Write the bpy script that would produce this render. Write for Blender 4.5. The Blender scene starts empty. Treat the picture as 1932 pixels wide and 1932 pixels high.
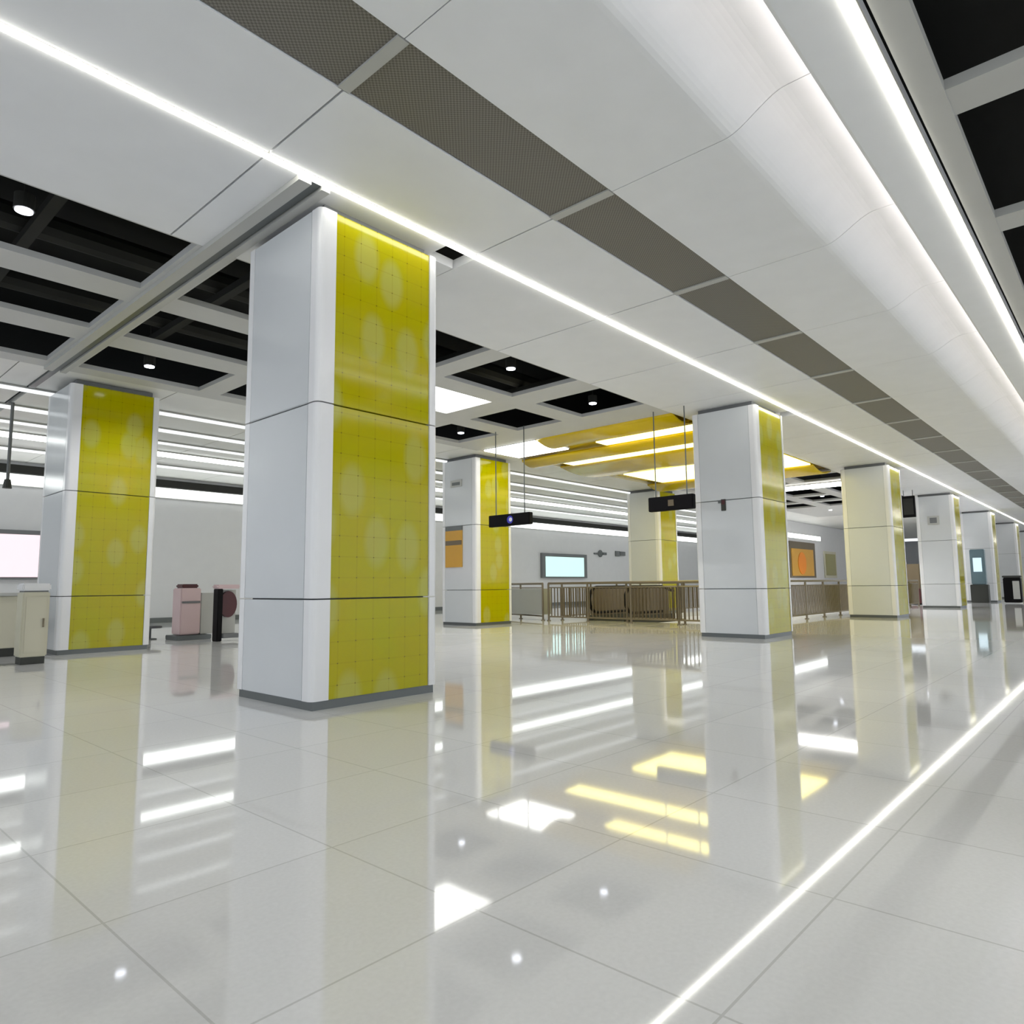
import bpy, bmesh, math, random
from mathutils import Vector, Matrix
random.seed(4)
sc = bpy.context.scene
C = sc.collection

# ---------------------------------------------------------------- camera
cam_d = bpy.data.cameras.new('camera')
cam = bpy.data.objects.new('camera', cam_d)
C.objects.link(cam)
cam_d.sensor_width = 36.0
cam_d.lens = 36.0 * 1302.1 / 1932.0
cam_d.clip_end = 300
yaw, pitch, roll = 0.7339, 0.1067, -0.0099
fw = Vector((math.cos(yaw)*math.cos(pitch), math.sin(yaw)*math.cos(pitch), math.sin(pitch)))
r0 = Vector((math.sin(yaw), -math.cos(yaw), 0.0))
u0 = r0.cross(fw)
rr = math.cos(roll)*r0 + math.sin(roll)*u0
uu = -math.sin(roll)*r0 + math.cos(roll)*u0
M = Matrix(((rr.x, uu.x, -fw.x), (rr.y, uu.y, -fw.y), (rr.z, uu.z, -fw.z)))
cam.matrix_world = Matrix.Translation((0, 0, 1.0)) @ M.to_4x4()
sc.camera = cam

# ---------------------------------------------------------------- world and exposure
w = bpy.data.worlds.new('world')
sc.world = w
w.use_nodes = True
w.node_tree.nodes['Background'].inputs[0].default_value = (0.86, 0.93, 1.0, 1)
w.node_tree.nodes['Background'].inputs[1].default_value = 0.9
sc.view_settings.view_transform = 'Standard'
sc.view_settings.look = 'None'
sc.view_settings.gamma = 1
sc.view_settings.use_curve_mapping = False
sc.view_settings.exposure = 0.82


# ---------------------------------------------------------------- materials
def lin(c):
    return tuple(((v/255.0)/12.92 if v/255.0 <= 0.04045 else ((v/255.0+0.055)/1.055)**2.4) for v in c) + (1.0,)


def mat(name, rgb, rough=0.5, metal=0.0, coat=0.0, ior=1.5, noise=0.04, nscale=3.0):
    m = bpy.data.materials.new(name)
    m.use_nodes = True
    nt = m.node_tree
    b = nt.nodes['Principled BSDF']
    col = lin(rgb)
    tc = nt.nodes.new('ShaderNodeNewGeometry')
    nz = nt.nodes.new('ShaderNodeTexNoise')
    nz.inputs['Scale'].default_value = nscale
    nt.links.new(tc.outputs['Position'], nz.inputs['Vector'])
    mx = nt.nodes.new('ShaderNodeMix')
    mx.data_type = 'RGBA'
    mx.inputs[6].default_value = tuple(v*(1-noise) for v in col[:3]) + (1,)
    mx.inputs[7].default_value = tuple(min(1, v*(1+noise)) for v in col[:3]) + (1,)
    nt.links.new(nz.outputs[0], mx.inputs[0])
    nt.links.new(mx.outputs[2], b.inputs['Base Color'])
    b.inputs['Roughness'].default_value = rough
    b.inputs['Metallic'].default_value = metal
    b.inputs['Coat Weight'].default_value = coat
    b.inputs['Coat Roughness'].default_value = 0.03
    b.inputs['IOR'].default_value = ior
    return m


def emit(name, rgb, strength):
    m = bpy.data.materials.new(name)
    m.use_nodes = True
    b = m.node_tree.nodes['Principled BSDF']
    b.inputs['Base Color'].default_value = (0.3, 0.3, 0.3, 1)
    b.inputs['Emission Color'].default_value = lin(rgb)
    b.inputs['Emission Strength'].default_value = strength
    b.inputs['Roughness'].default_value = 0.4
    return m


def yellow_glass(name='yellow_glass'):
    """glossy yellow glass tiles: thin joints, dots on the crossings, pale printed rounds"""
    m = bpy.data.materials.new(name)
    m.use_nodes = True
    nt = m.node_tree
    N, L = nt.nodes, nt.links
    b = N['Principled BSDF']
    geo = N.new('ShaderNodeNewGeometry')
    sp = N.new('ShaderNodeSeparateXYZ')
    L.new(geo.outputs['Position'], sp.inputs[0])

    def mth(op, a, bb=None, c=None):
        n = N.new('ShaderNodeMath')
        n.operation = op
        for i, v in enumerate((a, bb, c)):
            if v is None:
                continue
            if isinstance(v, (int, float)):
                n.inputs[i].default_value = v
            else:
                L.new(v, n.inputs[i])
        return n.outputs[0]
    s = mth('ADD', sp.outputs[0], sp.outputs[1])

    def line(v, per, wd):
        fr = mth('FRACT', mth('DIVIDE', v, per))
        return mth('LESS_THAN', fr, wd)
    j1 = line(s, 0.18, 0.06)
    j2 = line(sp.outputs[2], 0.18, 0.05)
    joints = mth('MAXIMUM', j1, j2)
    cross = mth('MULTIPLY', j1, j2)
    cb = N.new('ShaderNodeCombineXYZ')
    L.new(mth('MULTIPLY', s, 1.9), cb.inputs[0])
    L.new(mth('MULTIPLY', sp.outputs[2], 1.1), cb.inputs[1])
    vo = N.new('ShaderNodeTexVoronoi')
    vo.voronoi_dimensions = '2D'
    vo.inputs['Scale'].default_value = 1.0
    vo.inputs['Randomness'].default_value = 0.9
    L.new(cb.outputs[0], vo.inputs['Vector'])
    ramp = N.new('ShaderNodeMapRange')
    ramp.inputs['From Min'].default_value = 0.30
    ramp.inputs['From Max'].default_value = 0.18
    ramp.inputs['To Min'].default_value = 0.0
    ramp.inputs['To Max'].default_value = 0.17
    L.new(vo.outputs['Distance'], ramp.inputs['Value'])
    nz = N.new('ShaderNodeTexNoise')
    nz.inputs['Scale'].default_value = 2.2
    L.new(geo.outputs['Position'], nz.inputs['Vector'])
    base = N.new('ShaderNodeMix')
    base.data_type = 'RGBA'
    base.inputs[6].default_value = lin((176, 158, 0))
    base.inputs[7].default_value = lin((166, 168, 0))
    L.new(nz.outputs[0], base.inputs[0])
    m1 = N.new('ShaderNodeMix')
    m1.data_type = 'RGBA'
    L.new(ramp.outputs[0], m1.inputs[0])
    L.new(base.outputs[2], m1.inputs[6])
    m1.inputs[7].default_value = lin((185, 200, 165))
    m2 = N.new('ShaderNodeMix')
    m2.data_type = 'RGBA'
    L.new(mth('MULTIPLY', joints, 0.16), m2.inputs[0])
    L.new(m1.outputs[2], m2.inputs[6])
    m2.inputs[7].default_value = lin((120, 105, 0))
    m3 = N.new('ShaderNodeMix')
    m3.data_type = 'RGBA'
    L.new(mth('MULTIPLY', cross, 0.85), m3.inputs[0])
    L.new(m2.outputs[2], m3.inputs[6])
    m3.inputs[7].default_value = lin((70, 60, 0))
    L.new(m3.outputs[2], b.inputs['Base Color'])
    b.inputs['Roughness'].default_value = 0.10
    b.inputs['IOR'].default_value = 1.5
    b.inputs['Specular IOR Level'].default_value = 0.24
    return m


def floor_mat():
    m = bpy.data.materials.new('polished_stone_floor')
    m.use_nodes = True
    nt = m.node_tree
    N, L = nt.nodes, nt.links
    b = N['Principled BSDF']
    geo = N.new('ShaderNodeNewGeometry')
    br = N.new('ShaderNodeTexBrick')
    br.offset = 0.0
    br.inputs['Color1'].default_value = lin((230, 230, 230))
    br.inputs['Color2'].default_value = lin((226, 226, 226))
    br.inputs['Mortar'].default_value = lin((204, 204, 203))
    br.inputs['Scale'].default_value = 1.0
    br.inputs['Mortar Size'].default_value = 0.004
    br.inputs['Brick Width'].default_value = 0.8
    br.inputs['Row Height'].default_value = 0.8
    L.new(geo.outputs['Position'], br.inputs['Vector'])
    nz = N.new('ShaderNodeTexNoise')
    nz.inputs['Scale'].default_value = 60
    L.new(geo.outputs['Position'], nz.inputs['Vector'])
    mx = N.new('ShaderNodeMix')
    mx.data_type = 'RGBA'
    mx.blend_type = 'MULTIPLY'
    mx.inputs[0].default_value = 0.12
    L.new(br.outputs[0], mx.inputs[6])
    L.new(nz.outputs[0], mx.inputs[7])
    L.new(mx.outputs[2], b.inputs['Base Color'])
    b.inputs['Roughness'].default_value = 0.045
    b.inputs['IOR'].default_value = 1.62
    return m


def grille_mat():
    m = bpy.data.materials.new('perforated_dark_metal')
    m.use_nodes = True
    nt = m.node_tree
    N, L = nt.nodes, nt.links
    b = N['Principled BSDF']
    geo = N.new('ShaderNodeNewGeometry')
    ch = N.new('ShaderNodeTexChecker')
    ch.inputs['Scale'].default_value = 62
    ch.inputs['Color1'].default_value = lin((92, 88, 80))
    ch.inputs['Color2'].default_value = lin((122, 118, 110))
    L.new(geo.outputs['Position'], ch.inputs['Vector'])
    L.new(ch.outputs[0], b.inputs['Base Color'])
    b.inputs['Roughness'].default_value = 0.5
    return m


MT = dict(
    floor=floor_mat(),
    ceil=mat('ceiling_panel_paint', (226, 227, 229), 0.45),
    rear=mat('rear_ceiling_paint', (224, 224, 220), 0.4),
    beam=mat('ceiling_beam_paint', (190, 190, 188), 0.5),
    void=mat('dark_ceiling_void', (14, 14, 12), 0.9, noise=0.3),
    duct=mat('dark_duct', (34, 34, 30), 0.7, noise=0.3),
    white=mat('white_enamel_cladding', (201, 204, 207), 0.16, noise=0.02),
    trim=mat('white_corner_trim', (224, 224, 226), 0.22, noise=0.02),
    joint=mat('dark_joint', (110, 112, 114), 0.7),
    plinth=mat('grey_steel_plinth', (98, 102, 102), 0.35, metal=0.3),
    yellow=yellow_glass(),
    gold=mat('glossy_gold_ceiling', (214, 184, 4), 0.22, noise=0.12, nscale=0.6),
    wall=mat('wall_panel', (208, 208, 210), 0.35),
    grille=grille_mat(),
    grey=mat('grey_metal_frame', (176, 176, 172), 0.4),
    black=mat('black_satin', (7, 5, 8), 0.6, ior=1.25),
    steel=mat('brushed_steel', (122, 112, 95), 0.35, metal=0.5),
    glass_grey=mat('grey_glass_panel', (164, 166, 164), 0.12),
    brown=mat('bronze_panel', (104, 92, 72), 0.35, metal=0.2),
    cab=mat('beige_cabinet', (196, 192, 172), 0.45),
    dark=mat('dark_rubber', (52, 54, 50), 0.6),
    maroon=mat('maroon_panel', (70, 12, 18), 0.4),
    pinkp=mat('pale_pink_panel', (208, 184, 186), 0.4),
    orange=mat('orange_poster', (200, 150, 50), 0.4),
    orange2=mat('deep_orange_print', (226, 132, 8), 0.4),
    olive=mat('olive_print', (150, 145, 95), 0.4),
    bluep=mat('blue_grey_panel', (95, 118, 128), 0.35),
    bluemark=mat('blue_emblem', (60, 60, 190), 0.4),
    whitep=mat('white_print', (225, 225, 235), 0.4),
    cove=emit('cove_lamp_diffuser', (255, 246, 240), 9.0),
    led=emit('strip_light_white', (255, 252, 240), 8.0),
    led_soft=emit('light_diffuser_white', (255, 255, 250), 3.2),
    lin_=emit('linear_tube_white', (250, 255, 252), 2.4),
    bar=emit('bright_bar_diffuser', (255, 253, 248), 8.0),
    faint=emit('faint_linear_tube', (245, 250, 252), 0.62),
    yled=emit('warm_light_diffuser', (255, 240, 135), 2.8),
    down=emit('downlight_lens', (235, 240, 255), 5.0),
    pink_screen=emit('pink_lightbox', (255, 222, 230), 0.56),
    cyan_screen=emit('cyan_lightbox', (200, 250, 243), 0.54),
    blue_screen=emit('pale_blue_screen', (195, 225, 240), 0.62),
)


# ---------------------------------------------------------------- builders
class MB:
    def __init__(s):
        s.bm = bmesh.new()

    def box(s, x0, x1, y0, y1, z0, z1, bev=0.0):
        b = bmesh.new()
        bmesh.ops.create_cube(b, size=1)
        for v in b.verts:
            v.co = Vector(((x0+x1)/2 + v.co.x*(x1-x0), (y0+y1)/2 + v.co.y*(y1-y0), (z0+z1)/2 + v.co.z*(z1-z0)))
        if bev:
            bmesh.ops.bevel(b, geom=b.edges[:], offset=bev, segments=2, affect='EDGES')
        s._add(b)
        return s

    def cyl(s, p, q, r, n=12, r2=None):
        p, q = Vector(p), Vector(q)
        d = q-p
        b = bmesh.new()
        bmesh.ops.create_cone(b, cap_ends=True, segments=n, radius1=r, radius2=r if r2 is None else r2, depth=d.length)
        mt = Matrix.Translation((p+q)/2) @ d.to_track_quat('Z', 'Y').to_matrix().to_4x4()
        bmesh.ops.transform(b, matrix=mt, verts=b.verts)
        s._add(b)
        return s

    def tube(s, pts, r, n=8):
        for a, b in zip(pts[:-1], pts[1:]):
            s.cyl(a, b, r, n)
        for a in pts[1:-1]:
            b = bmesh.new()
            bmesh.ops.create_icosphere(b, subdivisions=1, radius=r)
            bmesh.ops.translate(b, vec=Vector(a), verts=b.verts)
            s._add(b)
        return s

    def extrude_x(s, prof, x0, x1):
        """prof: closed list of (y, z)"""
        b = bmesh.new()
        A = [b.verts.new((x0, y, z)) for y, z in prof]
        B = [b.verts.new((x1, y, z)) for y, z in prof]
        n = len(prof)
        for i in range(n):
            b.faces.new((A[i], A[(i+1) % n], B[(i+1) % n], B[i]))
        b.faces.new(A)
        b.faces.new(B[::-1])
        bmesh.ops.recalc_face_normals(b, faces=b.faces[:])
        s._add(b)
        return s

    def _add(s, b):
        me = bpy.data.meshes.new('t')
        b.to_mesh(me)
        b.free()
        s.bm.from_mesh(me)
        bpy.data.meshes.remove(me)

    def build(s, name, m, parent=None, smooth=False):
        me = bpy.data.meshes.new(name)
        s.bm.to_mesh(me)
        s.bm.free()
        me.materials.append(m)
        if smooth:
            for p in me.polygons:
                p.use_smooth = True
        o = bpy.data.objects.new(name, me)
        C.objects.link(o)
        if parent is not None:
            o.parent = parent
        return o


def box(name, m, x0, x1, y0, y1, z0, z1, parent=None, bev=0.0):
    return MB().box(x0, x1, y0, y1, z0, z1, bev).build(name, m, parent)


def struct(o):
    o['kind'] = 'structure'
    return o


def thing(name, label, cat, loc=(0, 0, 0), group=None):
    o = bpy.data.objects.new(name, None)
    C.objects.link(o)
    o.location = loc
    o.empty_display_size = 0.2
    return tag(o, label, cat, group)


def tag(o, label, cat, group=None):
    o['label'] = label
    o['category'] = cat
    if group:
        o['group'] = group
    return o


def dup(root, loc, label, group=None):
    r = root.copy()
    C.objects.link(r)
    r.location = loc
    r['label'] = label
    if group:
        r['group'] = group
    for ch in list(root.children):
        c = ch.copy()
        C.objects.link(c)
        c.parent = r
        for g in ch.children:
            d = g.copy()
            C.objects.link(d)
            d.parent = c
    return r


H = 4.42
X0, X1 = -9.0, 75.0
P = 2.31            # ceiling module along the hall
PH = 4.84           # one joint of the module

# ---------------------------------------------------------------- floor, walls
HX0, HX1, HY0, HY1 = 16.2, 30.0, 7.6, 12.0      # stair opening behind the railing
fl = MB()
fl.box(X0, HX0, -8, 22, -0.15, 0)
fl.box(HX1, X1, -8, 22, -0.15, 0)
fl.box(HX0, HX1, -8, HY0, -0.15, 0)
fl.box(HX0, HX1, HY1, 22, -0.15, 0)
struct(fl.build('floor', MT['floor']))
sw = MB()
sw.box(HX0-0.1, HX0, HY0, HY1, -4, -0.15).box(HX1, HX1+0.1, HY0, HY1, -4, -0.15)
sw.box(HX0-0.1, HX1+0.1, HY0-0.1, HY0, -4, -0.15).box(HX0-0.1, HX1+0.1, HY1, HY1+0.1, -4, -0.15)
sw.box(HX0-0.1, HX1+0.1, HY0-0.1, HY1+0.1, -4.1, -4)
struct(sw.build('wall_stairwell', MT['wall']))
wb = struct(box('wall_back', MT['wall'], X0, X1, 22.0, 22.25, 0, 4.9))
struct(box('wall_end', MT['wall'], X1, X1+0.25, -8, 22.25, 0, 4.9))
struct(box('baseboard_back', MT['plinth'], X0, 37.4, 21.97, 22.0, 0, 0.15))
struct(box('wall_side', MT['wall'], 37.4, 60.0, 14.0, 14.2, 0, H))
struct(box('trim_1', MT['duct'], -4.0, 60.0, 21.9, 22.0, 4.12, 4.34))

# ---------------------------------------------------------------- ceiling
PT = 0.10


def seams(xa, xb):
    k = math.ceil((xa-PH)/P+1e-6)
    xs = [xa]
    while PH+k*P < xb-1e-6:
        if PH+k*P > xa+0.05:
            xs.append(PH+k*P)
        k += 1
    xs.append(xb)
    return xs


cl = MB()


def plates(xa, xb, ya, yb, gap=0.018, z=H, t=PT):
    xs = seams(xa, xb)
    for a, b in zip(xs[:-1], xs[1:]):
        cl.box(a+gap/2, b-gap/2, ya, yb, z, z+t)


# platform side plates and the long run beside the columns
plates(X0, X1, 3.82, 4.83)
COLX = [3.143 + 9.24*k for k in range(8)]
# band over the first row: solid, with a small dark slot behind each column's far edge
cuts = [X0]
for cx in COLX:
    cuts += [cx+1.37, cx+1.75]
cuts.append(X1)
SX = (2.96, 3.05)       # dark slot of the cross track
plates(X0, SX[0], 4.92, 6.70)
plates(SX[1], COLX[0]+1.37, 4.92, 6.70)
prev = COLX[0]+1.37
for k, cx in enumerate(COLX):
    xa, xb = cx+1.37, cx+1.75
    cl.box(xa, xb, 5.24, 6.70, H, H+PT)
    nx = COLX[k+1]+1.37 if k+1 < len(COLX) else X1
    plates(xb, nx, 4.92, 6.70)
ceiling = struct(cl.build('ceiling', MT['ceil']))

# shaped edge of the ceiling over the platform side: rises in a soft cove, drops at a ridge, then flat margin
prof = [(3.15, H), (2.30, H)]
for i in range(15):
    t = i/14.0
    prof.append((2.12-0.50*t, H+0.20*(3*t*t-2*t**3)))
prof += [(1.38, H+0.20), (1.38, H+0.36), (3.15, H+0.36)]
cv = MB()
sx_ = seams(X0, X1)
for a_, b_ in zip(sx_[:-1], sx_[1:]):
    cv.extrude_x(prof, a_+0.004, b_-0.004)
o = cv.build('ceiling_cove', MT['ceil'], ceiling, smooth=False)
lipm = MB()
lipm.extrude_x([(1.04, H), (1.355, H), (1.38, H+0.012), (1.38, H+0.07), (1.36, H+0.07), (1.34, H+0.03), (1.04, H+0.03)], X0, X1)
lipm.box(X0, X1, 1.04, 1.37, H+0.20, H+0.36)
lipm.box(X0, X1, 1.04, 1.06, H+0.03, H+0.20)
lipm.build('cove_lip', MT['ceil'], ceiling)
# margin and open cells beyond the strip light
mg = MB()
mg.box(X0, X1, 0.74, 0.925, H, H+0.08)
mg.box(X0, X1, -1.2, -0.8, H, H+0.2).box(X0, X1, -3.4, -2.8, H, H+0.2).box(X0, X1, -8, -5.2, H, H+0.2)
x = 7.71-P*7
while x < X1-1:
    mg.box(x, x+0.36, -5.2, 0.74, H+0.01, H+0.09)
    x += P
mg.build('beam_grid', MT['grey'], ceiling)

# beam grid over the middle of the hall (open cells between)
gb = MB()


def grid(xcells, ycells, xa, xb, ya, yb):
    """solid everywhere in [xa,xb]x[ya,yb] except cells"""
    xs = [xa] + [v for c in xcells for v in c] + [xb]
    ys = [ya] + [v for c in ycells for v in c] + [yb]
    for i in range(0, len(ys)-1, 2):
        if ys[i+1]-ys[i] > 0.01:
            gb.box(xa, xb, ys[i], ys[i+1], H, H+0.07)
    for j in range(0, len(ycells)):
        y0, y1 = ycells[j]
        for i in range(0, len(xs)-1, 2):
            if xs[i+1]-xs[i] > 0.01:
                gb.box(xs[i], xs[i+1], y0, y1, H, H+0.07)


YC = [(6.72, 8.20), (8.70, 9.96), (10.52, 11.85)]
grid([(-7.6, -5.6), (-5.1, -3.1), (-2.6, -0.2), (0.35, 2.79)], YC, X0, SX[0], 6.70, 12.2)
grid([(3.20, 5.05), (5.42, 7.03), (7.45, 9.12), (9.78, 11.25)], YC, SX[1], 12.22, 6.70, 12.2)
grid([(22.6, 24.0), (26.0, 27.8), (28.3, 30.0), (30.5, 32.2)], YC, 22.0, 37.4, 6.70, 12.2)
gb.build('beam_grid', MT['beam'], ceiling)
# rear ceiling
rc = MB()
for xs_ in [(X0, SX[0]), (SX[1], 62.0)]:
    for a, b in zip(seams(*xs_)[:-1], seams(*xs_)[1:]):
        rc.box(a+0.008, b-0.008, 12.22, 22.0, H+0.01, H+0.1)
rc.box(37.4, X1, 6.7, 12.2, H, H+0.1)
rc.build('rear_ceiling', MT['rear'], ceiling)
dk = MB()
dk.box(X0-0.2, X1+0.2, -8, 22.2, 5.7, 5.8)
dk.box(X0-0.2, X0-0.1, -8, 22.2, H, 5.7)
dk.box(X0-0.2, X1+0.2, -8.1, -8, H, 5.7)
dk.build('plenum_deck', MT['void'], ceiling)
du = MB()
for yy in (7.3, 9.3, 11.2):
    du.cyl((X0, yy, 5.3), (12, yy+0.05, 5.3), 0.16, 10)
for xx in (-3.2, 0.7, 1.9, 4.2, 6.3, 8.2, 10.6):
    du.box(xx-0.06, xx+0.06, 6.5, 12.1, 5.02, 5.12)
    du.cyl((xx+0.3, 7.0, 4.7), (xx+0.3, 7.0, 5.7), 0.012, 6)
du.cyl((0.2, 7.0, 5.0), (2.8, 8.1, 5.4), 0.05, 8).cyl((0.4, 8.1, 5.3), (2.6, 6.9, 5.1), 0.05, 8)
for yy in (-0.2, -2.0):
    du.box(X0, X1, yy-0.25, yy+0.05, 5.0, 5.4)
du.build('duct_run', MT['duct'], ceiling)

# cross track: two light rails either side of a dark slot, sticking out past the grid
tr = thing('ceiling_track', 'long double ceiling rail with dark slot crossing to the left column', 'ceiling rail', (3.0, 6, H))


def loc_build(mb, name, m, parent):
    o_ = mb.build(name, m, parent)
    return o_


def child_box(name, m, parent, x0, x1, y0, y1, z0, z1, bev=0.0):
    L_ = parent.location if parent.parent is None else parent.parent.location
    return box(name, m, x0-L_.x, x1-L_.x, y0-L_.y, y1-L_.y, z0-L_.z, z1-L_.z, parent, bev)


child_box('rail', MT['grey'], tr, 2.84, 2.955, -0.5+5.4, 12.2, H-0.05, H-0.001)
child_box('rail', MT['grey'], tr, 3.055, 3.135, -0.5+5.4, 12.2, H-0.05, H-0.001)
child_box('channel', MT['plinth'], tr, 2.962, 3.048, 4.9, 13.6, H-0.02, H+0.06)

# ---------------------------------------------------------------- vent grilles
def make_grille():
    r = thing('vent_grille', 'x', 'vent', (0, 0, H))
    # local: x 0..P, y 3.15..3.82
    MB().box(0.0, 0.045, 3.16, 3.81, -0.004, 0.05).build('end_bar', MT['grey'], r)
    MB().box(P-0.045, P-0.0, 3.16, 3.81, -0.004, 0.05).build('end_bar', MT['grey'], r)
    g = MB()
    g.box(0.045, P-0.045, 3.16, 3.81, 0.012, 0.03)
    g.build('perforated_panel', MT['grille'], r)
    return r


ORD = ['first', 'second', 'third', 'fourth', 'fifth', 'sixth', 'seventh', 'eighth', 'ninth', 'tenth', 'eleventh', 'twelfth',
       'thirteenth', 'fourteenth', 'fifteenth', 'sixteenth', 'seventeenth', 'eighteenth', 'nineteenth', 'twentieth',
       'twenty-first', 'twenty-second', 'twenty-third', 'twenty-fourth', 'twenty-fifth', 'twenty-sixth']
g0 = make_grille()
names = ['dark ceiling vent grille above the camera, first in view', 'large dark ceiling vent grille cut by the top of the photo',
         'second whole dark vent grille along the ceiling strip', 'third whole dark vent grille along the ceiling strip',
         'fourth dark vent grille, level with the nearest yellow ceiling light',
         'fifth dark vent grille, ahead of the second front column', 'dark vent grille over the second front column',
         'dark vent grille just past the second front column']
k0 = -1
grl = []
for k in range(-5, 30):
    xx = PH + k*P
    if xx + P > X1:
        break
    if k-k0 >= 0 and k-k0 < len(names):
        lb, gp = names[k-k0], 'dark vent grilles along the ceiling'
    elif k-k0 < 0:
        lb = ORD[k0-k-1] + ' vent grille behind the one above the camera, counted backwards overhead'
        gp = 'dark vent grilles along the ceiling'
    else:
        lb = ORD[k-k0-len(names)] + ' far vent grille in the ceiling strip, counted beyond the second front column'
        gp = 'dark vent grilles along the ceiling'
    if k == -5:
        g0.location = (xx, 0, H)
        g0['label'] = lb
        g0['group'] = gp
    else:
        dup(g0, (xx, 0, H), lb, gp)

# ---------------------------------------------------------------- lamps
def strip(name, label, x0, x1, y0, y1, z, m, cat='strip light', grp=None, t=0.03):
    r = thing(name, label, cat, ((x0+x1)/2, (y0+y1)/2, z), grp)
    child_box('housing', MT['grey'], r, x0, x1, y0, y1, z+t, z+t+0.03)
    child_box('diffuser', m, r, x0+0.002, x1-0.002, y0+0.004, y1-0.004, z, z+t)
    return r


strip('strip_light', 'thin bright white light line along the ceiling edge in front of the front columns', X0, X1-0.1, 4.855, 4.895, H-0.02, MT['led'])
strip('strip_light', 'wide bright white light line along the ceiling at the upper right', X0, X1-0.1, 0.975, 1.03, H-0.02, MT['led'])
strip('strip_light', 'white light line over the platform side, above the top edge of the photo', X0, X1-0.1, -1.05, -0.95, H-0.065, MT['led'])

cvl = thing('cove_light', 'hidden lamp behind the ceiling lip that washes the cove at the upper right', 'cove light', ((X0+X1)/2, 1.36, H+0.05))
child_box('housing', MT['grey'], cvl, X0+0.1, X1-0.1, 1.30, 1.352, H+0.032, H+0.09)
child_box('diffuser', MT['cove'], cvl, X0+0.1, X1-0.1, 1.352, 1.358, H+0.04, H+0.10)
lp = thing('ceiling_light_panel', 'square glowing white ceiling panel right of the nearest column', 'light panel', (8.28, 9.33, H), 'square light panels in the ceiling cells')
child_box('frame', MT['grey'], lp, 7.45, 9.12, 8.70, 9.96, H+0.08, H+0.11)
child_box('diffuser', MT['led_soft'], lp, 7.47, 9.10, 8.72, 9.94, H+0.04, H+0.08)
lp2 = thing('ceiling_light_panel', 'glowing white ceiling panel touching the corner of the yellow ceiling', 'light panel', (12.9, 11.1, H), 'square light panels in the ceiling cells')
child_box('frame', MT['grey'], lp2, 12.24, 13.6, 10.3, 12.0, H-0.01, H+0.02)
child_box('diffuser', MT['led_soft'], lp2, 12.26, 13.58, 10.32, 11.98, H-0.04, H-0.01)

# linear lights of the rear ceiling
rows = [(13.75, 0.16, 'first'), (15.25, 0.20, 'second'), (16.6, 0.14, 'third'), (18.0, 0.5, 'broad'), (19.8, 0.2, 'rearmost')]
words = {'first': 'thin white light line in the rear ceiling just behind the rear columns',
         'second': 'second white light line of the rear ceiling, counted from the rear columns',
         'third': 'thinnest white light line, in the middle of the rear ceiling',
         'broad': 'broadest white light band of the rear ceiling',
         'rearmost': 'white light line of the rear ceiling nearest the back wall'}
for y, wd, nm in rows:
    strip('linear_light', words[nm], -3.0, 36.5 if y < 14.5 else 60.0, y-wd/2, y+wd/2, H-0.055, MT['lin_'] if wd > 0.3 else MT['faint'], 'linear light', 'white light lines of the rear ceiling')
ww = thing('wall_light', 'bright white light band along the top of the back wall under the dark recess', 'wall light', (28, 21.9, 3.95))
child_box('housing', MT['grey'], ww, -4, 60, 21.94, 22.0, 3.78, 4.10)
child_box('diffuser', MT['lin_'], ww, -3.98, 59.98, 21.90, 21.94, 3.80, 4.08)

# far ceiling and side wall lights
strip('strip_light', 'white light bar across the ceiling beyond the yellow ceiling', 24.5, 25.4, 6.9, 12.0, H-0.065, MT['bar'])
sw_ = thing('wall_light', 'white light band on the side wall above the orange advertising board', 'wall light', (40, 13.95, 3.5))
child_box('housing', MT['grey'], sw_, 37.5, 43.0, 13.96, 14.0, 3.46, 3.76)
child_box('diffuser', MT['lin_'], sw_, 37.52, 42.98, 13.93, 13.96, 3.49, 3.73)


FILL_W = 500


def downlight(loc, label):  # builds the real cell downlights and the added fill lamps
    r = thing('downlight', label, 'downlight', loc, 'round downlights in the dark ceiling cells')
    flush = loc[2] < H
    b_ = MB()
    b_.cyl((0, 0, 0.015), (0, 0, 0.028 if flush else 0.16), 0.085, 20)
    b_.build('can', MT['duct'], r)
    l_ = MB()
    l_.cyl((0, 0, 0.0), (0, 0, 0.02), 0.072, 20)
    l_.build('lens', MT['down'], r)
    if not flush:
        s_ = MB()
        s_.cyl((0, 0, 0.16), (0, 0, 5.7-loc[2]), 0.01, 6)
        s_.build('rod', MT['duct'], r)
    dim = loc[1] > 5 and loc[0] < 20
    nm = 'dim_downlight_beam' if dim else 'added_fill_beam'
    ld = bpy.data.lights.get(nm) or bpy.data.lights.new(nm, 'SPOT')
    ld.energy = 140 if dim else FILL_W
    ld.spot_size = math.radians(128)
    ld.spot_blend = 1.0
    ld.shadow_soft_size = 0.07
    lo = bpy.data.objects.new('beam', ld)
    lo.location = (0, 0, -0.01)
    C.objects.link(lo)
    lo.parent = r
    return r


for yy in (-0.05, -2.0):  # made-up lamp rows, added to brighten the floor and its bounce
    for i in range(15):
        rw = 'nearer' if yy > -1 else 'outer'
        downlight((-6.1+i*2*P, yy, 4.55), ORD[i] + ' added fill light of the ' + rw + ' row in the dark cells over the platform side')


downlight((1.49, 7.41, 4.5), 'small round downlight in the dark cell at the upper left corner')
downlight((4.05, 11.35, 4.5), 'small round downlight glowing above the left rear column')
downlight((10.8, 7.6, 4.5), 'brightest small round downlight in the dark cell left of the yellow ceiling')
downlight((8.1, 7.3, 4.5), 'dim small round downlight in the dark cell nearest the big column, right side')
downlight((10.8, 11.3, 4.5), 'small round downlight in the dark cell just above the poster column')

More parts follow.
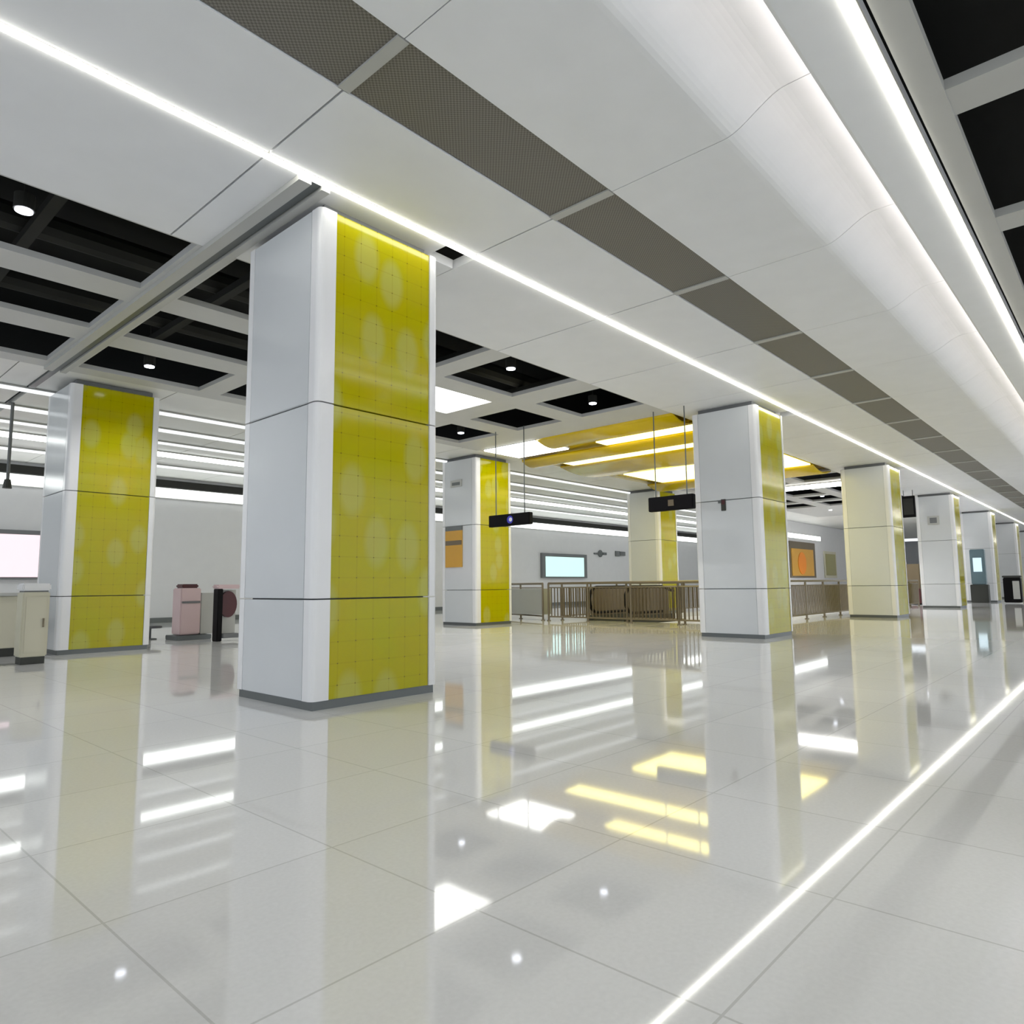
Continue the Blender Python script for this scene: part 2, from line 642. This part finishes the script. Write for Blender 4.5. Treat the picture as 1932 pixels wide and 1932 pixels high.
for xx, yy, lb in ((27.0, 7.5, 'added fill light in the first dark cell beyond the white light bar behind the yellow ceiling'),
                   (29.2, 9.3, 'added fill light in a middle dark cell beyond the white light bar behind the yellow ceiling'),
                   (34.0, 8.0, 'added flush fill light in the pale ceiling nearer the third front column'),
                   (34.0, 10.5, 'added flush fill light in the pale ceiling nearer the side wall, closer one'),
                   (39.0, 8.0, 'added flush fill light in the far pale ceiling nearer the fourth front column'),
                   (39.0, 10.5, 'added flush fill light in the far pale ceiling above the orange advertising board')):
    downlight((xx, yy, 4.5 if xx < 30.4 else H-0.03), lb)  # extra lamps added to lift the dim far end of the hall

# ---------------------------------------------------------------- yellow ceiling feature
yc = thing('yellow_ceiling', 'glossy golden yellow stepped ceiling between the front and rear columns', 'yellow ceiling', (17, 9.4, H))
bands = [(12.25, 13.35, 4.42), (13.95, 14.75, 4.36), (15.65, 17.95, 4.40), (20.45, 22.0, 4.36)]
YA, YB = 6.72, 12.2
for i, (a, b, z) in enumerate(bands):
    ya, yb = YA, (YB if i else 10.28)
    # each band is a shallow trough running across the hall
    bm = bmesh.new()
    n = 10
    ra, rb = [], []
    for j in range(n+1):
        t = j/n
        xx = a+(b-a)*t
        zz = z-0.13*math.sin(math.pi*t)
        ra.append(bm.verts.new((xx-17, ya-9.4, zz-H)))
        rb.append(bm.verts.new((xx-17, yb-9.4, zz-H)))
    for j in range(n):
        bm.faces.new((ra[j], ra[j+1], rb[j+1], rb[j]))
    r_ = bmesh.ops.extrude_face_region(bm, geom=bm.faces[:])
    bmesh.ops.translate(bm, vec=(0, 0, 0.05), verts=[v for v in r_['geom'] if isinstance(v, bmesh.types.BMVert)])
    bmesh.ops.recalc_face_normals(bm, faces=bm.faces[:])
    me = bpy.data.meshes.new('curved_panel')
    bm.to_mesh(me)
    bm.free()
    me.materials.append(MT['gold'])
    for p_ in me.polygons:
        p_.use_smooth = True
    o = bpy.data.objects.new('curved_panel', me)
    C.objects.link(o)
    o.parent = yc
child_box('backing', MT['gold'], yc, 12.23, 22.0, YA, YB, 4.50, 4.54)
for a, b, y0, y1, lab in [(13.40, 13.90, 6.75, 9.4, 'short warm white light bar at the near edge of the yellow ceiling'),
                          (14.80, 15.60, 6.75, 11.7, 'middle warm white light bar of the yellow ceiling'),
                          (18.00, 20.40, 6.75, 11.6, 'widest warm white light bar, far end of the yellow ceiling')]:
    r = thing('warm_light_bar', lab, 'light bar', ((a+b)/2, (y0+y1)/2, H-0.02), 'light bars in the yellow ceiling')
    child_box('tray', MT['gold'], r, a, b, y0, y1, H+0.0, H+0.03)
    child_box('diffuser', MT['yled'], r, a+0.02, b-0.02, y0+0.02, y1-0.02, H-0.03, H)

# ---------------------------------------------------------------- columns
A, B = 1.37, 1.294


def make_column():
    r = thing('column', 'x', 'column', (0, 0, 0))
    T = H-0.09
    core = MB()
    core.box(0.10, A-0.10, 0.10, B-0.10, 0.0, H)
    core.build('core', MT['joint'], r)
    pl = MB()
    pl.box(0.03, A-0.03, 0.03, B-0.03, 0.0, 0.075)
    pl.build('plinth', MT['plinth'], r)
    zs = [(0.075, 0.90), (0.912, 2.575), (2.587, T)]
    for s in (0, 1):                       # white faces looking along the hall
        for z0, z1 in zs:
            xx = (0.0, 0.10) if s == 0 else (A-0.10, A)
            MB().box(xx[0], xx[1], 0.135, B-0.135, z0, z1, 0.006).build('white_panel', MT['white'], r)
    for z0, z1 in zs:                      # yellow glass faces
        MB().box(0.17, A-0.11, 0.012, 0.10, z0, z1, 0.004).build('yellow_panel', MT['yellow'], r)
        MB().box(0.17, A-0.11, B-0.10, B-0.012, z0, z1, 0.004).build('yellow_panel', MT['yellow'], r)
    # rounded corner trims
    for sx in (0, 1):
        for sy in (0, 1):
            tm = MB()
            w_ = 0.168 if sx == 0 else 0.108
            d_ = 0.133
            xa, xb = (0, w_) if sx == 0 else (A-w_, A)
            ya, yb = (0, d_) if sy == 0 else (B-d_, B)
            for z0, z1 in zs:
                b = bmesh.new()
                bmesh.ops.create_cube(b, size=1)
                for v in b.verts:
                    v.co = Vector(((xa+xb)/2+v.co.x*(xb-xa), (ya+yb)/2+v.co.y*(yb-ya), (z0+z1)/2+v.co.z*(z1-z0)))
                ex, ey = (0 if sx == 0 else A), (0 if sy == 0 else B)
                ed = [e for e in b.edges if all(abs(v.co.x-ex) < 1e-4 and abs(v.co.y-ey) < 1e-4 for v in e.verts)]
                bmesh.ops.bevel(b, geom=ed, offset=0.055, segments=6, affect='EDGES', profile=0.5)
                tm._add(b)
            tm.build('corner_trim', MT['trim'], r)
    return r


c0 = make_column()
Y1, Y2 = 5.0525, 12.491
lab1 = ['nearest and largest white and yellow square column in the foreground',
        'white square column with small dark sign, second of the front row',
        'cream tinted square column with yellow side, third of the front row',
        'white square column with small grey mark behind the cream one, fourth of the front row',
        'square column behind the blue kiosk, fifth of the front row',
        'pale slim far column, sixth of the front row at the right edge',
        'distant column of the front row hidden past the right edge', 'farthest column of the front row past the right edge']
for k, cx in enumerate(COLX):
    if k == 0:
        c0.location = (cx, Y1, 0)
        c0['label'] = lab1[0]
        c0['group'] = 'square columns with yellow glass sides'
    else:
        dup(c0, (cx, Y1, 0), lab1[k], 'square columns with yellow glass sides')
R2 = [3.30, 12.46, 21.60, 30.75]
lab2 = ['yellow fronted square column at the left side of the hall', 'bright yellow and white column with the orange poster on its face',
        'pale column with yellow side rising behind the steel railing', 'rear row column hidden behind the second front column']
for cx, lb in zip(R2, lab2):
    dup(c0, (cx, Y2, 0), lb, 'square columns with yellow glass sides')

# things on column faces
xq = 12.46-0.004
po = thing('poster', 'orange poster with a dark header on the white face of the poster column', 'poster', (xq, 13.31, 2.0))
child_box('sheet', MT['orange'], po, xq-0.02, xq+0.002, 12.98, 13.62, 1.5, 2.46)
child_box('header', MT['plinth'], po, xq-0.022, xq+0.002, 12.98, 13.62, 2.465, 2.58)
child_box('dark_band', MT['brown'], po, xq-0.026, xq-0.02, 12.99, 13.61, 2.08, 2.20)
sg = thing('notice_plate', 'small grey notice plate high above the orange poster', 'notice', (xq, 13.2, 3.7))
child_box('plate', MT['grey'], sg, xq-0.02, xq+0.002, 13.0, 13.42, 3.62, 3.8)
child_box('mark', MT['plinth'], sg, xq-0.024, xq-0.02, 13.06, 13.36, 3.66, 3.74)
xq = COLX[1]-0.002
ns = thing('sign_plate', 'small dark sign on the white face of the second front column', 'sign', (xq, 5.75, 2.5))
child_box('plate', MT['dark'], ns, xq-0.02, xq+0.001, 5.70, 5.79, 2.38, 2.60, 0.004)
child_box('mark', MT['maroon'], ns, xq-0.023, xq-0.02, 5.715, 5.775, 2.50, 2.58)
child_box('bracket', MT['plinth'], ns, xq-0.015, xq+0.001, 5.79, 5.85, 2.53, 2.58)
xq = COLX[3]-0.002
n2 = thing('sign_plate', 'faint grey mark plate on the fourth front column', 'sign', (xq, 5.7, 3.3))
child_box('plate', MT['grey'], n2, xq-0.02, xq+0.001, 5.55, 5.95, 3.2, 3.55)
child_box('mark', MT['joint'], n2, xq-0.024, xq-0.02, 5.63, 5.87, 3.27, 3.48)


# ---------------------------------------------------------------- hanging signs
def hanging(x, ya, yb, z0, z1, label, emblem=None):
    r = thing('hanging_sign', label, 'hanging sign', (x, (ya+yb)/2, z1))
    child_box('board', MT['black'], r, x-0.06, x+0.06, ya, yb, z0, z1, 0.01)
    L_ = yb-ya
    for f in (0.15, 0.85):
        yy = ya+L_*f
        m_ = MB()
        m_.cyl((0, yy-(ya+yb)/2, 0), (0, yy-(ya+yb)/2, H-z1), 0.012, 8)
        m_.build('rod', MT['plinth'], r)
    return r


h1 = hanging(11.0, 9.38, 10.57, 2.29, 2.545, 'black hanging sign with a blue and white emblem in front of the bright yellow column')
e_ = MB()
e_.cyl((-0.062, -0.05, -0.127), (-0.068, -0.05, -0.127), 0.085, 24)
e_.build('emblem', MT['bluemark'], h1)
e_ = MB()
e_.cyl((-0.068, -0.07, -0.127), (-0.072, -0.07, -0.127), 0.045, 20)
e_.build('emblem_centre', MT['whitep'], h1)
h2 = hanging(11.9, 6.1, 7.06, 2.42, 2.70, 'plain black hanging sign just left of the second front column')
child_box('mark', MT['brown'], h2, 11.832, 11.84, 6.50, 6.62, 2.50, 2.62)
h3 = hanging(29.0, 5.95, 6.38, 3.40, 4.2, 'dark tall hanging sign between the third and fourth front columns')
child_box('panel', MT['duct'], h3, 28.93, 28.94, 6.0, 6.33, 3.5, 4.1)

# pendant rod at far left
pr = thing('pendant_rod', 'thin grey rod with a dark knob hanging from the ceiling at the left edge', 'pendant', (3.05, 15.0, 2.9))
m_ = MB()
m_.cyl((0, 0, 0.1), (0, 0, H-2.9), 0.028, 8)
m_.build('rod', MT['joint'], pr)
m_ = MB()
m_.cyl((0, 0, -0.06), (0, 0, 0.1), 0.075, 12, 0.05)
m_.build('knob', MT['dark'], pr)

# ---------------------------------------------------------------- wall screens and signs
s1 = thing('advert_lightbox', 'glowing pale pink advertising lightbox on the back wall at the left edge', 'lightbox', (3.8, 21.9, 1.9))
child_box('frame', MT['joint'], s1, 2.0, 5.35, 21.86, 21.99, 1.30, 2.60)
child_box('screen', MT['pink_screen'], s1, 2.06, 5.30, 21.84, 21.86, 1.36, 2.48)
s2 = thing('advert_lightbox', 'glowing pale cyan advertising lightbox on the back wall mid picture', 'lightbox', (28.3, 21.9, 1.95))
child_box('frame', MT['joint'], s2, 26.45, 30.2, 21.86, 21.99, 1.38, 2.62)
child_box('screen', MT['cyan_screen'], s2, 26.7, 29.9, 21.84, 21.86, 1.45, 2.45)
w1 = thing('wall_sign', 'round dark wall emblem with strokes on the back wall, left of its pair', 'wall sign', (31.6, 21.95, 2.73), 'pair of dark wall marks')
m_ = MB()
m_.cyl((0, 0.02, 0), (0, -0.01, 0), 0.20, 20)
m_.build('emblem', MT['plinth'], w1)
child_box('stroke', MT['plinth'], w1, 31.0, 31.42, 21.94, 21.99, 2.68, 2.76)
child_box('stroke', MT['plinth'], w1, 31.85, 32.2, 21.94, 21.99, 2.66, 2.80)
w2 = thing('wall_sign', 'fainter dark wall marking on the back wall, right of its pair', 'wall sign', (33.6, 21.95, 2.78), 'pair of dark wall marks')
child_box('stroke', MT['joint'], w2, 33.1, 33.5, 21.94, 21.99, 2.62, 2.92)
child_box('stroke', MT['joint'], w2, 33.6, 34.1, 21.94, 21.99, 2.66, 2.90)

ob = thing('advert_board', 'orange picture in a brown frame on the side wall past the second front column', 'advertising board', (40, 13.95, 2.2))
child_box('frame', MT['brown'], ob, 37.9, 41.9, 13.93, 13.99, 1.3, 3.3)
child_box('picture', MT['orange'], ob, 38.1, 41.5, 13.90, 13.93, 1.4, 2.9)
m_ = MB()
m_.cyl((-0.4, -0.055, -0.1), (-0.4, -0.075, -0.1), 0.62, 24)
m_.build('orange_disc', MT['orange2'], ob)
o2 = thing('notice_board', 'small olive notice board beside the orange picture on the side wall', 'notice board', (44.6, 13.95, 2.1))
child_box('frame', MT['cab'], o2, 43.5, 45.7, 13.94, 13.99, 1.3, 2.9)
child_box('sheet', MT['olive'], o2, 43.7, 45.5, 13.92, 13.94, 1.45, 2.75)

# ---------------------------------------------------------------- railings round the stairs
def railing(name, pts, label, glass=False, step=0.11, hgt=1.06, barm='steel'):
    (xa, ya), (xb, yb) = pts
    r = thing(name, label, 'railing', (xa, ya, 0))
    L_ = math.hypot(xb-xa, yb-ya)
    dx, dy = (xb-xa)/L_, (yb-ya)/L_

    def at(t, z):
        return (dx*t, dy*t, z)
    m1 = MB()
    m1.cyl(at(0, hgt), at(L_, hgt), 0.032, 10)
    m1.build('handrail', MT['steel'], r)
    m2 = MB()
    m2.cyl(at(0, 0.12), at(L_, 0.12), 0.022, 8)
    m2.cyl(at(0, hgt-0.12), at(L_, hgt-0.12), 0.016, 8)
    m2.build('cross_rail', MT['steel'], r)
    n = max(1, int(round(L_/1.5)))
    for i in range(n+1):
        t = L_*i/n
        p_ = MB()
        p_.cyl(at(t, 0), at(t, hgt), 0.03, 10)
        p_.cyl(at(t, 0), at(t, 0.02), 0.06, 12)
        p_.build('post', MT['steel'], r)
    if glass:
        for i in range(n):
            t0, t1 = L_*i/n+0.06, L_*(i+1)/n-0.06
            q = MB()
            xs = sorted((dx*t0, dx*t1))
            ys = sorted((dy*t0, dy*t1))
            q.box(xs[0]-0.008, xs[1]+0.008, ys[0]-0.008, ys[1]+0.008, 0.16, hgt-0.15)
            q.build('glass_panel', MT['glass_grey'], r)
    else:
        q = MB()
        k = 1
        while k*step < L_:
            q.cyl(at(k*step, 0.12), at(k*step, hgt-0.12), 0.017, 6)
            k += 1
        q.build('balusters', MT[barm], r)
    return r


railing('stair_railing', [(15.5, 7.1), (15.5, 12.6)], 'brownish steel barred railing facing the camera at the head of the stairs', barm='brown')
railing('stair_railing', [(15.7, 7.0), (33.0, 6.9)], 'long steel barred railing running away behind the second front column')
railing('stair_railing', [(16.0, 12.5), (30.3, 12.5)], 'far side barred railing of the stair opening', barm='brown')
railing('stair_railing', [(15.85, 8.5), (15.85, 10.2)], 'short inner barred railing between the escalator sides', step=0.1, barm='brown')
railing('glass_railing', [(15.6, 12.9), (17.4, 17.9)], 'grey glass panelled railing left of the barred railing', glass=True)


def escalator_side(y, label):
    r = thing('escalator_balustrade', label, 'escalator balustrade', (16.0, y, 0), 'escalator balustrades inside the railing')
    pts = []
    for i in range(9):
        a = math.pi/2 + math.pi*i/8
        pts.append((0.9+0.36*math.cos(a)-0.3, 0, 0.58+0.36*math.sin(a)))
    top = [(13.0*0.3, 0, 0.94), (2.2, 0, 0.94)]
    path = [(2.9, 0, 0.80), (2.2, 0, 0.94)] + pts + [(2.2, 0, 0.22)]
    m1 = MB()
    m1.tube(path, 0.045, 8)
    m1.build('handrail', MT['black'], r)
    m2 = MB()
    m2.box(0.45, 2.6, -0.02, 0.02, 0.1, 0.9)
    m2.build('side_panel', MT['brown'], r)
    m3 = MB()
    m3.box(0.3, 2.8, -0.1, 0.1, -0.1, 0.14)
    m3.build('skirt', MT['dark'], r)
    return r


escalator_side(11.7, 'left escalator side with a black looped handrail inside the railing')
escalator_side(10.5, 'middle escalator side with a black looped handrail inside the railing')
escalator_side(8.1, 'right escalator side with a black looped handrail beside the second front column')

# ---------------------------------------------------------------- free-standing equipment
cb_ = thing('cabinet', 'slim beige cabinet with a white lit cap at the left edge', 'cabinet', (2.72, 11.45, 0))
child_box('body', MT['cab'], cb_, 2.56, 2.88, 11.3, 11.6, 0.10, 0.98, 0.015)
child_box('base', MT['dark'], cb_, 2.58, 2.86, 11.32, 11.58, 0.0, 0.10)
child_box('cap', MT['trim'], cb_, 2.55, 2.89, 11.29, 11.61, 1.0, 1.10, 0.02)
child_box('collar', MT['joint'], cb_, 2.58, 2.86, 11.32, 11.58, 0.97, 1.01)
child_box('door', MT['cab'], cb_, 2.60, 2.84, 11.285, 11.30, 0.16, 0.92, 0.004)
child_box('handle', MT['steel'], cb_, 2.80, 2.82, 11.27, 11.286, 0.50, 0.62)
ct = thing('counter', 'wide beige service counter with a dark foot behind the slim cabinet', 'counter', (2.3, 13.3, 0))
child_box('body', MT['cab'], ct, 1.3, 2.95, 12.9, 13.6, 0.13, 0.92, 0.01)
child_box('foot', MT['dark'], ct, 1.35, 2.90, 12.95, 13.55, 0.0, 0.13)
child_box('top', MT['grey'], ct, 1.25, 3.0, 12.85, 13.65, 0.92, 0.97, 0.008)

pk = thing('display_stand', 'pale pink display stand with a dark cap left of the maroon one', 'display stand', (6.0, 14.3, 0))
child_box('body', MT['pinkp'], pk, 5.82, 6.22, 14.1, 14.5, 0.10, 1.02, 0.02)
child_box('base', MT['plinth'], pk, 5.74, 6.42, 14.02, 14.58, 0.0, 0.09, 0.01)
child_box('cap', MT['maroon'], pk, 5.86, 6.18, 14.14, 14.46, 1.02, 1.10, 0.02)
child_box('side_panel', MT['grey'], pk, 6.23, 6.52, 14.12, 14.48, 0.10, 0.92, 0.01)
child_box('stripe', MT['joint'], pk, 5.84, 6.20, 14.085, 14.1, 0.72, 0.76)
mr = thing('display_stand', 'black framed stand with a maroon oval panel beside the nearest column', 'display stand', (6.3, 13.2, 0))
child_box('frame', MT['black'], mr, 6.10, 6.20, 13.10, 13.30, 0.0, 1.0, 0.01)
child_box('shelf', MT['joint'], mr, 6.20, 6.55, 13.05, 13.35, 0.06, 0.14, 0.01)
child_box('back_panel', MT['grey'], mr, 6.20, 6.55, 13.30, 13.34, 0.14, 0.98)
m_ = MB()
m_.cyl((0.08, 0.10, 0.70), (0.08, 0.04, 0.70), 0.17, 24)
ov = m_.build('oval_panel', MT['maroon'], mr)
ov.scale = (1, 1, 1)
for v in ov.data.vertices:
    v.co.z = 0.70+(v.co.z-0.70)*1.5
child_box('top_cap', MT['pinkp'], mr, 6.08, 6.55, 13.08, 13.36, 1.0, 1.08, 0.03)
bn = thing('low_stand', 'tiny dark topped stand on the floor between left column and pink stand', 'stand', (5.55, 14.9, 0))
child_box('top', MT['joint'], bn, 5.36, 5.74, 14.75, 15.05, 0.22, 0.27, 0.01)
child_box('post', MT['plinth'], bn, 5.52, 5.58, 14.87, 14.93, 0.02, 0.22)
child_box('foot', MT['plinth'], bn, 5.44, 5.66, 14.79, 15.01, 0.0, 0.02)

ks = thing('information_kiosk', 'blue grey information kiosk with a lit screen in front of a far column', 'kiosk', (38.9, 5.55, 0))
child_box('body', MT['bluep'], ks, 38.8, 39.2, 5.28, 5.86, 0.85, 2.5, 0.03)
child_box('base', MT['dark'], ks, 38.75, 39.25, 5.22, 5.92, 0.0, 0.85, 0.02)
child_box('screen', MT['blue_screen'], ks, 38.78, 38.80, 5.40, 5.74, 1.45, 2.1)
vm = thing('vending_machine', 'dark brown and maroon machine standing between third and fourth front columns', 'vending machine', (35.2, 7.55, 0))
child_box('body', MT['brown'], vm, 35.0, 35.7, 7.2, 7.9, 0.7, 1.8, 0.02)
child_box('lower_door', MT['maroon'], vm, 35.0, 35.7, 7.22, 7.88, 0.05, 0.7, 0.02)
child_box('foot', MT['black'], vm, 35.05, 35.65, 7.25, 7.85, 0.0, 0.05)
rb = thing('rubbish_bin', 'black bin standing on the floor at the right edge', 'bin', (38.2, 4.25, 0))
child_box('body', MT['black'], rb, 38.0, 38.5, 3.9, 4.55, 0.04, 1.15, 0.03)
child_box('lid', MT['dark'], rb, 37.98, 38.52, 3.88, 4.57, 1.15, 1.24, 0.02)
child_box('side_panel', MT['grey'], rb, 37.985, 38.0, 3.95, 4.2, 0.2, 1.0)
